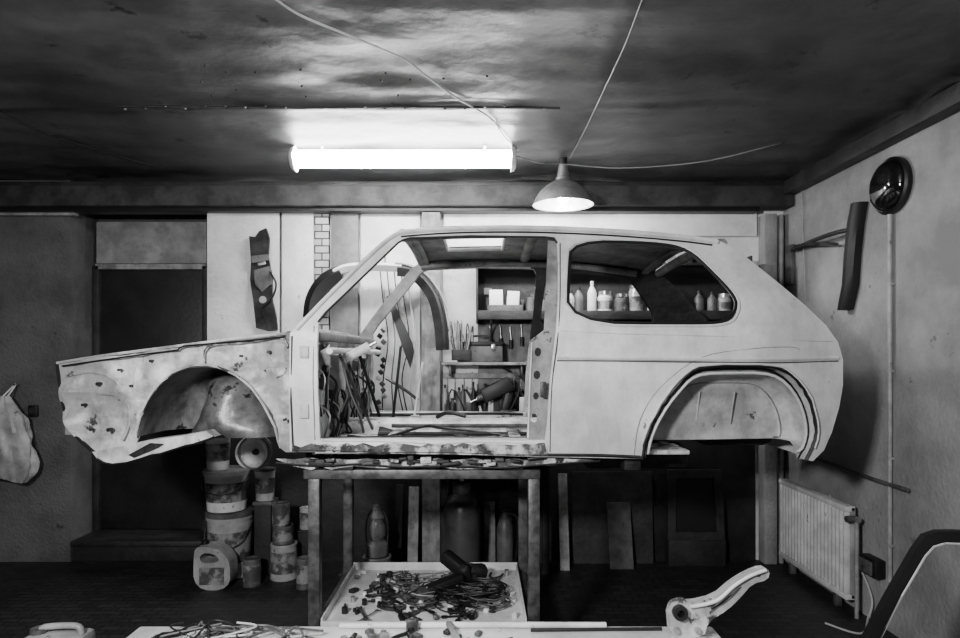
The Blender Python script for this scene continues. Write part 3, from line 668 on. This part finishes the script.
for k in range(34):
    x=XX(461,4.75);a_=random.uniform(-.09,.09)
    sweep(g,'lead',[(x+a_*.3,4.745,1.56),(x+a_*.7,4.745+random.uniform(-.01,.01),1.66),(x+a_,4.74,1.78+random.uniform(-.05,.08)),(x+a_*1.2+random.uniform(-.02,.02),4.745,1.70)],.004,random.choice([M_black,M_black,M_grey,M_plas]),seg=6,sm=6)
obox(g,'junction_block',(XX(461,4.75),4.75,1.60),(.14,.04,.08),M_dark)
bg=G('workbench')
box(bg,'top',XX(441,4.8),.52,4.64,4.955,1.12,1.16,M_wood,.004)
for x in(XX(441,4.8)+.03,.48):
    for y in(4.67,4.93):box(bg,'leg',x-.025,x+.025,y-.02,y+.02,0,1.12,M_woodd,.004)
g=G('power_drill');x=XX(497,4.75)
obox(g,'motor',(x,4.72,1.345),(.24,.08,.11),M_black,(0,-.45,0),.02)
obox(g,'grip',(x+.07,4.72,1.25),(.06,.05,.16),M_black,(0,.25,0),.015)
cyl(g,'chuck',(x-.09,4.72,1.30),(x-.15,4.72,1.275),.03,M_steel,.018)
cyl(g,'bit',(x-.15,4.72,1.275),(x-.20,4.72,1.25),.006,M_chrome)
obox(g,'battery',(x+.08,4.72,1.18),(.12,.08,.035),M_black)
sweep(g,'cord',[(x+.1,4.72,1.2),(x+.16,4.70,1.35),(x+.14,4.72,1.45),(x+.05,4.8,1.50)],.008,M_black,seg=6,sm=5)
g=G('tool_assortment')
for k in range(50):
    x=random.uniform(-.27,.42);y=random.uniform(4.80,4.92)
    if k%3==0:bottle(g,'vial',x,y,1.161,random.uniform(.08,.24),random.uniform(.015,.03),random.choice([M_grey,M_plas,M_black]))
    elif k%3==1:
        h=random.uniform(.04,.18);obox(g,'box',(x,y,1.161+h/2),(.06,.05,h),random.choice([M_black,M_paper,M_grey,M_matte]),(0,0,random.random()))
    else:sweep(g,'lead',[(x,y,1.165),(x+.05,y,1.34),(x+.12,y-.02,1.25),(x+.15,y,1.165)],.006,M_black,seg=6,sm=4)
g=G('hanging_tools')
for px,t,b_ in((447,374,404),(455,372,400),(464,374,408),(472,372,398),(514,372,404),(521,374,400)):
    cyl(g,'shaft',W(px,t,4.95),W(px,b_-8,4.95),.005,M_chrome);cyl(g,'grip',W(px,b_-9,4.95),W(px,b_,4.95),.012,M_black)
for px,t in((490,326),(500,325),(510,327),(521,324)):
    cyl(g,'hung_shaft',W(px,t,4.95),W(px+1,t+14,4.94),.006,M_chrome);cyl(g,'hung_grip',W(px+1,t+13,4.94),W(px+1,t+22,4.94),.014,M_black)
g=G('hanging_wheel_arch_liner')
def strip(nm,px,wd,m):
    P=cr([W(a,b,4.72) for a,b in px],6);vs=[];fs=[]
    for i,p in enumerate(P):
        a=P[max(i-1,0)];b=P[min(i+1,len(P)-1)];t=(b-a).normalized();n=Vector((-t.z,0,t.x));w_=wd
        vs+=[p+n*w_*.6+Vector((0,.06,0)),p+n*w_+Vector((0,-.03,0)),p+n*w_*.2+Vector((0,-.06,0)),p-n*w_+Vector((0,-.03,0)),p-n*w_*.8+Vector((0,.06,0))]
    for i in range(len(P)-1):
        for k in range(5):
            l=(k+1)%5;fs.append([i*5+k,i*5+l,(i+1)*5+l,(i+1)*5+k])
    fs.append([0,1,2,3,4]);k=(len(P)-1)*5;fs.append([k,k+1,k+2,k+3,k+4])
    mk(g,nm,vs,fs,m,50)
strip('liner',[(398,270),(410,272),(423,281),(435,299),(441,325),(443,350)],.050,M_dark)
strip('liner_front_leg',[(312,318),(314,302),(320,289),(330,279),(342,274)],.060,M_black)
strip('flange',[(335,273),(345,269),(360,267),(385,267),(402,268)],.030,M_paint)
sweep(g,'beading',[W(a,b,4.67) for a,b in [(395,263),(408,265),(427,275),(442,296),(449,322),(450,350)]],.006,M_plas,seg=6,sm=5)
cyl(g,'hook',W(385,262,4.72),W(385,256,4.93),.006,M_steel)
g=G('hanging_hoses')
for k,(px,m) in enumerate(((384,M_black),(391,M_grey),(398,M_black),(405,M_black),(411,M_cable))):
    sweep(g,'hose',[W(px-4,270,4.9),W(px-1,300,4.88),W(px+4,340,4.87),W(px+random.uniform(-4,8),380,4.87),W(px+random.uniform(-2,8),420,4.88)],.005,m,seg=6,sm=6)
panel(g,'blade',[(386,297),(390,294),(412,342),(414,352),(410,368),(404,352)],[],lambda a,b:W(a,b,4.83),M_black,.01,0)
for j in range(14):
    p=W(381+random.uniform(-4,4),330+j*6,4.86);obox(g,'chain_link',p,(.04,.02,.035),random.choice([M_black,M_grey,M_plas]),(random.random(),random.random(),random.random()),.006)
sweep(g,'clamp',[W(386,378,4.84),W(396,384,4.82),W(408,392,4.82),W(418,400,4.84)],.012,M_steel,seg=6,sm=4)
# bag at left
g=G('plastic_bag')
vs=[];fs=[];nu,nv=40,26
bx,by=XX(4,4.78),4.78
for j in range(nv+1):
    t=j/nv;zz=ZZ(396,4.78)-t*.60
    rr=(.035+.16*math.sin(min(t*1.6,1)*math.pi/2)**1.1)*(1-.40*max(0,(t-.65)/.35)**2)
    for i in range(nu):
        a=2*math.pi*i/nu;k=1+.35*noise.noise(Vector((math.cos(a)*2.5,math.sin(a)*2.5,t*3)))+.10*math.sin(a*7+t*5)*(1-t*.6)+.12*noise.noise(Vector((a*2,t*9,7)))
        vs.append((bx+rr*k*math.cos(a)+.03*t,by+rr*.6*k*math.sin(a),zz-.05*max(0,math.cos(a))*t))
for j in range(nv):
    for i in range(nu):
        l=(i+1)%nu;fs.append([j*nu+i,j*nu+l,(j+1)*nu+l,(j+1)*nu+i])
fs.append(list(range(nu)));fs.append([nv*nu+i for i in range(nu)])
mk(g,'sack',vs,fs,M_plas,40)
sweep(g,'loop',[(bx-.02,by,ZZ(398,4.78)),(bx,4.90,ZZ(385,4.78)),(bx+.02,by,ZZ(398,4.78))],.006,M_paper,seg=6,sm=5)
cyl(g,'wall_hook',(bx,4.95,ZZ(385,4.78)),(bx,4.88,ZZ(386,4.78)),.008,M_steel)
g=G('wall_socket');obox(g,'plate',(XX(33,4.93),4.935,ZZ(411,4.93)),(.07,.03,.09),M_black,bev=.008);cyl(g,'outlet',(XX(33,4.93),4.925,ZZ(411,4.93)),(XX(33,4.93),4.91,ZZ(411,4.93)),.022,M_matte)
# ================= RIGHT WALL
def RW(px,py,off=0.0):
    d=F*(XR-off)/(px-480);return Vector((XR-off,d,CH-(py-HY)*d/F))
g=G('convex_mirror');c=RW(889,186,.03)
lathe(g,'dome',[(0.15,-.03),(.152,.0),(.145,.02),(.12,.045),(.08,.065),(.04,.073),(0,.075)],c,M_gloss,(-1,0,0),40,60)
lathe(g,'rim',[(.148,-.028),(.16,-.028),(.162,.0),(.152,.012),(.148,.0)],c,M_black,(-1,0,0),40,cap=False)
g=G('wall_conduit');p=RW(890,214,.02)
cyl(g,'pipe',(p.x,p.y,.30),(p.x,p.y,p.z),.012,M_plas)
for z in(.5,1.0,1.5,2.0):box(g,'clip',XR-.03,XR-.001,p.y-.018,p.y+.018,z,z+.015,M_plas)
g=G('wall_box');p2=RW(873,566,.03);obox(g,'case',(XR-.035,p2.y,p2.z),(.07,.16,.11),M_black,bev=.01);obox(g,'cover',(XR-.075,p2.y,p2.z),(.012,.12,.08),M_grey)
g=G('bumper_blade')
P=[RW(a,b,.05) for a,b in [(857,203),(853,225),(850,255),(848,285),(843,310)]]
vs=[];fs=[]
for p,wd in zip(P,(.04,.045,.045,.045,.04)):
    vs+=[(p.x,p.y-wd,p.z),(p.x-.03,p.y-wd*.4,p.z),(p.x-.03,p.y+wd*.4,p.z),(p.x,p.y+wd,p.z),(p.x+.045,p.y+wd,p.z),(p.x+.045,p.y-wd,p.z)]
for i in range(4):
    for k in range(6):
        l=(k+1)%6;fs.append([i*6+k,i*6+l,i*6+6+l,i*6+6+k])
fs+=[[0,1,2,3,4,5],[24,25,26,27,28,29]]
mk(g,'blade',vs,fs,M_black,40)
g=G('wall_bracket_arm')
sweep(g,'arm',[RW(792,250,.04),RW(815,240,.10),RW(835,233,.10),RW(848,230,.07)],.014,M_dark,seg=8,sm=5)
sweep(g,'strut',[RW(795,246,.03),RW(815,243,.14),RW(838,244,.07)],.008,M_black,seg=8,sm=5)
obox(g,'plate',RW(790,265,.02),(.03,.10,.30),M_grey)
g=G('radiator')
rx=XR-.10
y0,y1=3.95,4.84
box(g,'back_plate',rx+.02,rx+.05,y0,y1,.09,.66,M_plas,.005)
nr=20
for k in range(nr):
    yy=y0+.025+(y1-y0-.05)*k/(nr-1)
    box(g,'fin',rx-.012,rx+.025,yy-.011,yy+.011,.12,.63,M_white,.008)
box(g,'header_top',rx-.015,rx+.05,y0,y1,.63,.665,M_white,.008)
box(g,'header_bottom',rx-.015,rx+.05,y0,y1,.085,.12,M_white,.008)
cyl(g,'valve',(rx+.02,y0,.60),(rx+.02,y0-.08,.60),.018,M_chrome)
cyl(g,'valve_cap',(rx+.02,y0-.05,.60),(rx-.04,y0-.05,.60),.02,M_grey)
cyl(g,'return_pipe',(rx+.02,y0-.06,0.0),(rx+.02,y0-.06,.60),.012,M_plas)
for yy in(y0+.15,y1-.15):box(g,'foot',rx,rx+.04,yy-.02,yy+.02,0,.09,M_grey)
g=G('heating_pipe')
sweep(g,'supply',[(XR-.03,4.86,1.0),(XR-.03,4.5,.88),(XR-.03,3.8,.86),(XR-.03,3.5,.86)],.012,M_grey,seg=8)
g=G('extension_lead')
sweep(g,'lead',[RW(830,495,.02),RW(845,545,.02),RW(862,572,.02),RW(872,600,.03),RW(868,618,.06),(XR-.2,3.65,.012),(XR-.32,3.8,.008)],.006,M_cable,seg=6,sm=8)
# ================= CEILING FIXTURES
def C(px,py,off=.015):
    d=F*(CEIL-CH-off)/(HY-py);return Vector(((px-480)*d/F,d,CEIL-off))
fl=G('fluorescent_light')
fy=4.10;fx0,fx1=XX(291,fy),XX(516,fy);fz=2.855
vs=[];fs=[];n=24
for x in(fx0+.03,fx1-.03):
    for k in range(n):
        a=2*math.pi*k/n;vs.append((x,fy-.085*math.cos(a),fz-.052*math.sin(a)))
for k in range(n):l=(k+1)%n;fs.append([k,l,n+l,n+k])
fs.append(list(range(n)));fs.append([n+k for k in range(n)])
mk(fl,'diffuser',vs,fs,M_tube,60)
for sx_,x in((1,fx0+.032),(-1,fx1-.032)):
    lathe(fl,'end_cap',[(.0,-.034),(.055,-.032),(.075,-.02),(.082,0),(.0,0)] if sx_==1 else [(0,0),(.082,0),(.075,.02),(.055,.032),(0,.034)],(x,fy,fz),M_white,(1,0,0),24)
cyl(fl,'hanger_left',(fx0+.2,fy,fz+.045),(fx0+.2,fy,2.94),.008,M_white)
cyl(fl,'hanger_right',(fx1-.2,fy,fz+.045),(fx1-.2,fy,2.94),.008,M_white)
pl=G('pendant_lamp')
py_=4.40;pxx=XX(563,py_)
cyl(pl,'ceiling_rose',(pxx,py_,2.955),(pxx,py_,2.90),.03,M_black)
cyl(pl,'socket',(pxx,py_,2.905),(pxx,py_,2.80),.030,M_alu,.045)
prof_=[(.03,.0),(.05,-.012),(.052,-.03),(.08,-.045),(.125,-.075),(.165,-.115),(.19,-.155),(.202,-.185),(.209,-.20)]
inner=[(.200,-.197),(.188,-.165),(.16,-.125),(.12,-.088),(.08,-.06),(.03,-.05)]
vs=[];fs=[];seg=40;allp=prof_+inner
for r_,z_ in allp:
    for i in range(seg):
        a=2*math.pi*i/seg;vs.append((pxx+r_*math.cos(a),py_+r_*math.sin(a),2.83+z_))
for j in range(len(allp)-1):
    for i in range(seg):
        k=(i+1)%seg;fs.append([j*seg+i,j*seg+k,(j+1)*seg+k,(j+1)*seg+i])
mk(pl,'shade',vs,fs,M_alu,40)
lathe(pl,'bulb',[(0,0),(.02,.005),(.035,.025),(.035,.05),(.018,.08),(.012,.10),(0,.10)],(pxx,py_,2.638),M_bulb)
la=bpy.data.lights.new('bulb_light','POINT');la.energy=58;la.shadow_soft_size=.03
lo=bpy.data.objects.new('bulb_light',la);lo.location=(pxx,py_,2.605);bpy.context.collection.objects.link(lo);lo.parent=pl.e;pl.kids.append(lo)
g=G('ceiling_cable')
sweep(g,'run_a',[C(272,-4),C(300,15),C(345,34),C(402,58),C(425,75),C(455,97),C(490,118),C(505,138),C(517,150)],.005,M_cable,seg=6,sm=6)
sweep(g,'run_b',[C(642,0,.02),C(625,45,.02),C(604,90,.02),C(585,130,.02),C(570,158,.02)],.0032,M_ccable,seg=6,sm=6)
sweep(g,'run_c',[W(516,156,4.1),W(540,163,4.2),W(563,164,4.35),W(620,168,4.3),W(700,162,4.1),W(770,146,3.9),RW(799,138,.12)*1.0,RW(801,150,.03),RW(803,230,.02),RW(806,300,.02)],.004,M_ccable,seg=6,sm=6)
g=G('ceiling_seam_batten')
sweep(g,'seam',[C(118,106,.012),C(200,107,.016),C(300,108,.012),C(400,107,.016),C(560,108,.012)],.007,M_dark,seg=6,sm=6)
for k in range(22):
    p=C(125+k*20,107+random.uniform(-2,2),.022);lathe(g,'nail_head',[(0,0),(.008,0),(.006,.006),(0,.007)],p,M_grey if k%3==0 else M_black,(0,0,-1),10)
sweep(g,'seam_side',[C(0,112,.012),C(50,135,.012),C(150,165,.012)],.006,M_black,seg=6,sm=6)
g=G('ceiling_nails')
for k in range(16):
    p=C(random.uniform(200,500),random.uniform(60,103),.012);lathe(g,'nail_head',[(0,0),(.006,0),(.005,.008),(0,.009)],p,M_black,(0,0,-1),10)
# ================= FOREGROUND
fb=G('packing_table')
tz=.67
box(fb,'top',XX(140,2.2),XX(712,2.2),1.55,2.2,tz-.03,tz,M_paint,.012)
for x in(XX(140,2.2)+.06,XX(712,2.2)-.06):
    for y in(1.6,2.14):box(fb,'leg',x-.025,x+.025,y-.025,y+.025,0,tz-.03,M_steel)
g=G('wire_coil')
coil(g,'coil',(XX(225,2.12),2.06,tz),.10,5,M_cable,.0035,rise=.003,jit=.03)
coil(g,'coil_outer',(XX(255,2.12),2.06,tz),.12,5,M_grey,.004,rise=.003,jit=.04)
coil(g,'coil_black',(XX(200,2.12),2.04,tz),.13,4,M_black,.004,rise=.004,jit=.04)
for k in range(9):
    x=XX(random.uniform(180,330),2.1)
    sweep(g,'stray_lead',[(x+random.uniform(-.16,.16),random.uniform(1.98,2.17),tz+.006+random.uniform(0,.03)) for _ in range(5)],.0035,random.choice([M_black,M_cable,M_grey]),seg=6,sm=6)
g=G('hand_tools')
pliers(g,'pliers',XX(408,2.12),2.12,tz+.002,1.3,M_black)
obox(g,'block',(XX(412,2.15),2.16,tz+.02),(.04,.03,.035),M_steel)
obox(g,'scraper',(XX(455,2.1),2.10,tz+.012),(.16,.02,.015),M_wood,(0,-.1,1.9))
for k in range(30):
    obox(g,'offcut',(random.uniform(XX(345,2.1),XX(520,2.1)),random.uniform(2.0,2.14),tz+.008),(random.uniform(.01,.05),random.uniform(.01,.03),.014),random.choice([M_black,M_steel,M_grey,M_wood]),(0,0,random.uniform(0,3)))
g=G('bumper_trim_strip');sweep(g,'strip',[(XX(340,2.18),2.175,tz+.010),(XX(450,2.18),2.18,tz+.011),(XX(606,2.18),2.18,tz+.010)],.010,M_white,seg=8,sm=4)
sweep(g,'rubber',[(XX(530,2.18),2.15,tz+.006),(XX(660,2.18),2.16,tz+.006)],.006,M_black,seg=8)
g=G('suspension_bracket')
bo=chaikin([(668,606),(684,600),(690,604),(716,598),(732,584),(748,574),(764,568),(770,571),(768,580),(752,584),(742,596),(728,610),(708,622),(704,638),(671,638)],1)
def hl(a,b,r,s=14):return [(a+r*math.cos(t*2*math.pi/s),b+r*math.sin(t*2*math.pi/s)) for t in range(s)]
panel(g,'casting',bo,[hl(681,614,4),hl(759,575,2.5),chaikin([(708,611),(730,596),(740,586),(744,589),(731,605),(712,617)],1)],lambda a,b:W(a,b,2.08),M_wing,.035,6)
sweep(g,'rib',[W(a,b,2.07) for a,b in [(690,607),(716,601),(734,586),(750,576),(766,570)]],.006,M_white,seg=8,sm=5)
lathe(g,'bush',[(.012,0),(.024,0),(.024,.06),(.012,.06),(.012,0)],W(681,614,2.06),M_black,(0,1,0),20,cap=False)
lathe(g,'foot',[(0,0),(.055,0),(.055,.010),(.03,.016),(0,.016)],(XX(688,2.1),2.1,tz),M_white)
for a,b in((697,630),(676,630)):lathe(g,'stud',[(0,0),(.012,0),(.010,.014),(0,.014)],W(a,b,2.08),M_chrome,(0,-1,0),6)
g=G('car_door')
dd=2.4
def DM(a,b):
    p=W(a,b,dd);t=max(0,p.z)/1.0;return Vector((p.x,dd-.16+.16*t+ (p.x-1.4)*.05,p.z))
do=[(790,778),(1085,778),(1092,700),(1088,640),(1075,545),(1060,538),(960,532),(940,532),(926,536),(914,549),(882,592),(850,638),(800,650),(788,700)]
dh=[(862,640),(894,592),(922,555),(932,546),(944,543),(1050,548),(1062,556),(1070,640)]
panel(g,'door_frame',do,[dh],DM,M_black,.03,12)
sweep(g,'window_channel',[DM(a,b)+Vector((0,-.006,0)) for a,b in dh],.004,M_white,closed=True,seg=6)
panel(g,'door_skin',[(795,660),(1082,655),(1084,770),(797,770)],[],lambda a,b:DM(a,b)+Vector((0,-.012,0)),M_paint,.012,12)
obox(g,'handle',DM(1030,672)+Vector((0,-.03,0)),(.16,.03,.03),M_black)
g=G('jerry_can')
x=XX(56,2.4);
box(g,'tank',x-.115,x+.115,2.34,2.48,0,.555,M_plas,.03)
sweep(g,'handle',[(x-.06,2.41,.55),(x-.05,2.41,.575),(x+.07,2.41,.58),(x+.09,2.41,.55)],.012,M_plas,seg=8,sm=5)
cyl(g,'cap',(x-.07,2.41,.55),(x-.07,2.41,.572),.03,M_grey)
# ================= WORK FLOODLIGHT on tripod beside the photographer
g=G('flood_light')
lp=Vector((-1.15,-.1,2.2));tg=Vector((.1,3.4,1.7));dv=(tg-lp).normalized()
q=Vector((0,0,-1)).rotation_difference(dv)
obox(g,'housing',lp-dv*.06,(.40,.3,.08),M_black,q.to_euler())
la=bpy.data.lights.new('flood_lamp','AREA');la.shape='RECTANGLE';la.size=.34;la.size_y=.24;la.energy=150
lo=bpy.data.objects.new('flood_lamp',la);lo.location=lp;lo.rotation_euler=dv.to_track_quat('-Z','Y').to_euler();bpy.context.collection.objects.link(lo);lo.parent=g.e;g.kids.append(lo)
cyl(g,'mast',(lp.x-.03,lp.y-.12,0),(lp.x-.03,lp.y-.12,lp.z),.02,M_steel)
for k in range(3):
    a=k*2.094+.5;cyl(g,'tripod_leg',(lp.x-.03,lp.y-.12,.5),(lp.x+.4*math.cos(a),lp.y-.12+.4*math.sin(a),.01),.012,M_steel)
g=G('added_ceiling_fill')  # unseen ceiling fixture added as fill for the car's near side
box(g,'housing',-.6,.6,.9,1.05,2.86,2.925,M_white,.01)
la=bpy.data.lights.new('ceiling_fill_lamp','AREA');la.shape='RECTANGLE';la.size=1.15;la.size_y=.12;la.energy=24
lo=bpy.data.objects.new('ceiling_fill_lamp',la);lo.location=(0,.975,2.855);bpy.context.collection.objects.link(lo);lo.parent=g.e;g.kids.append(lo)
# ================= tidy: origins
bpy.context.view_layer.update()
for gr in GROUPS:
    mn=Vector((9,9,9));mx=Vector((-9,-9,-9))
    for o in gr.kids:
        if o.type!='MESH':continue
        for v in o.data.vertices:
            for i in range(3):
                mn[i]=min(mn[i],v.co[i]);mx[i]=max(mx[i],v.co[i])
    c=Vector(((mn.x+mx.x)/2,(mn.y+mx.y)/2,mn.z))
    gr.e.location=c
    for o in gr.kids:o.location=o.location-c
w_=bpy.data.worlds.new('world');bpy.context.scene.world=w_;w_.use_nodes=True
w_.node_tree.nodes['Background'].inputs[0].default_value=(0,0,0,1)
cam=bpy.data.cameras.new('camera');co=bpy.data.objects.new('camera',cam);bpy.context.collection.objects.link(co)
cam.lens=24;cam.sensor_width=36;cam.shift_y=36/960;cam.clip_start=.05
co.location=(0,0,CH);co.rotation_euler=(math.pi/2,0,0)
bpy.context.scene.camera=co
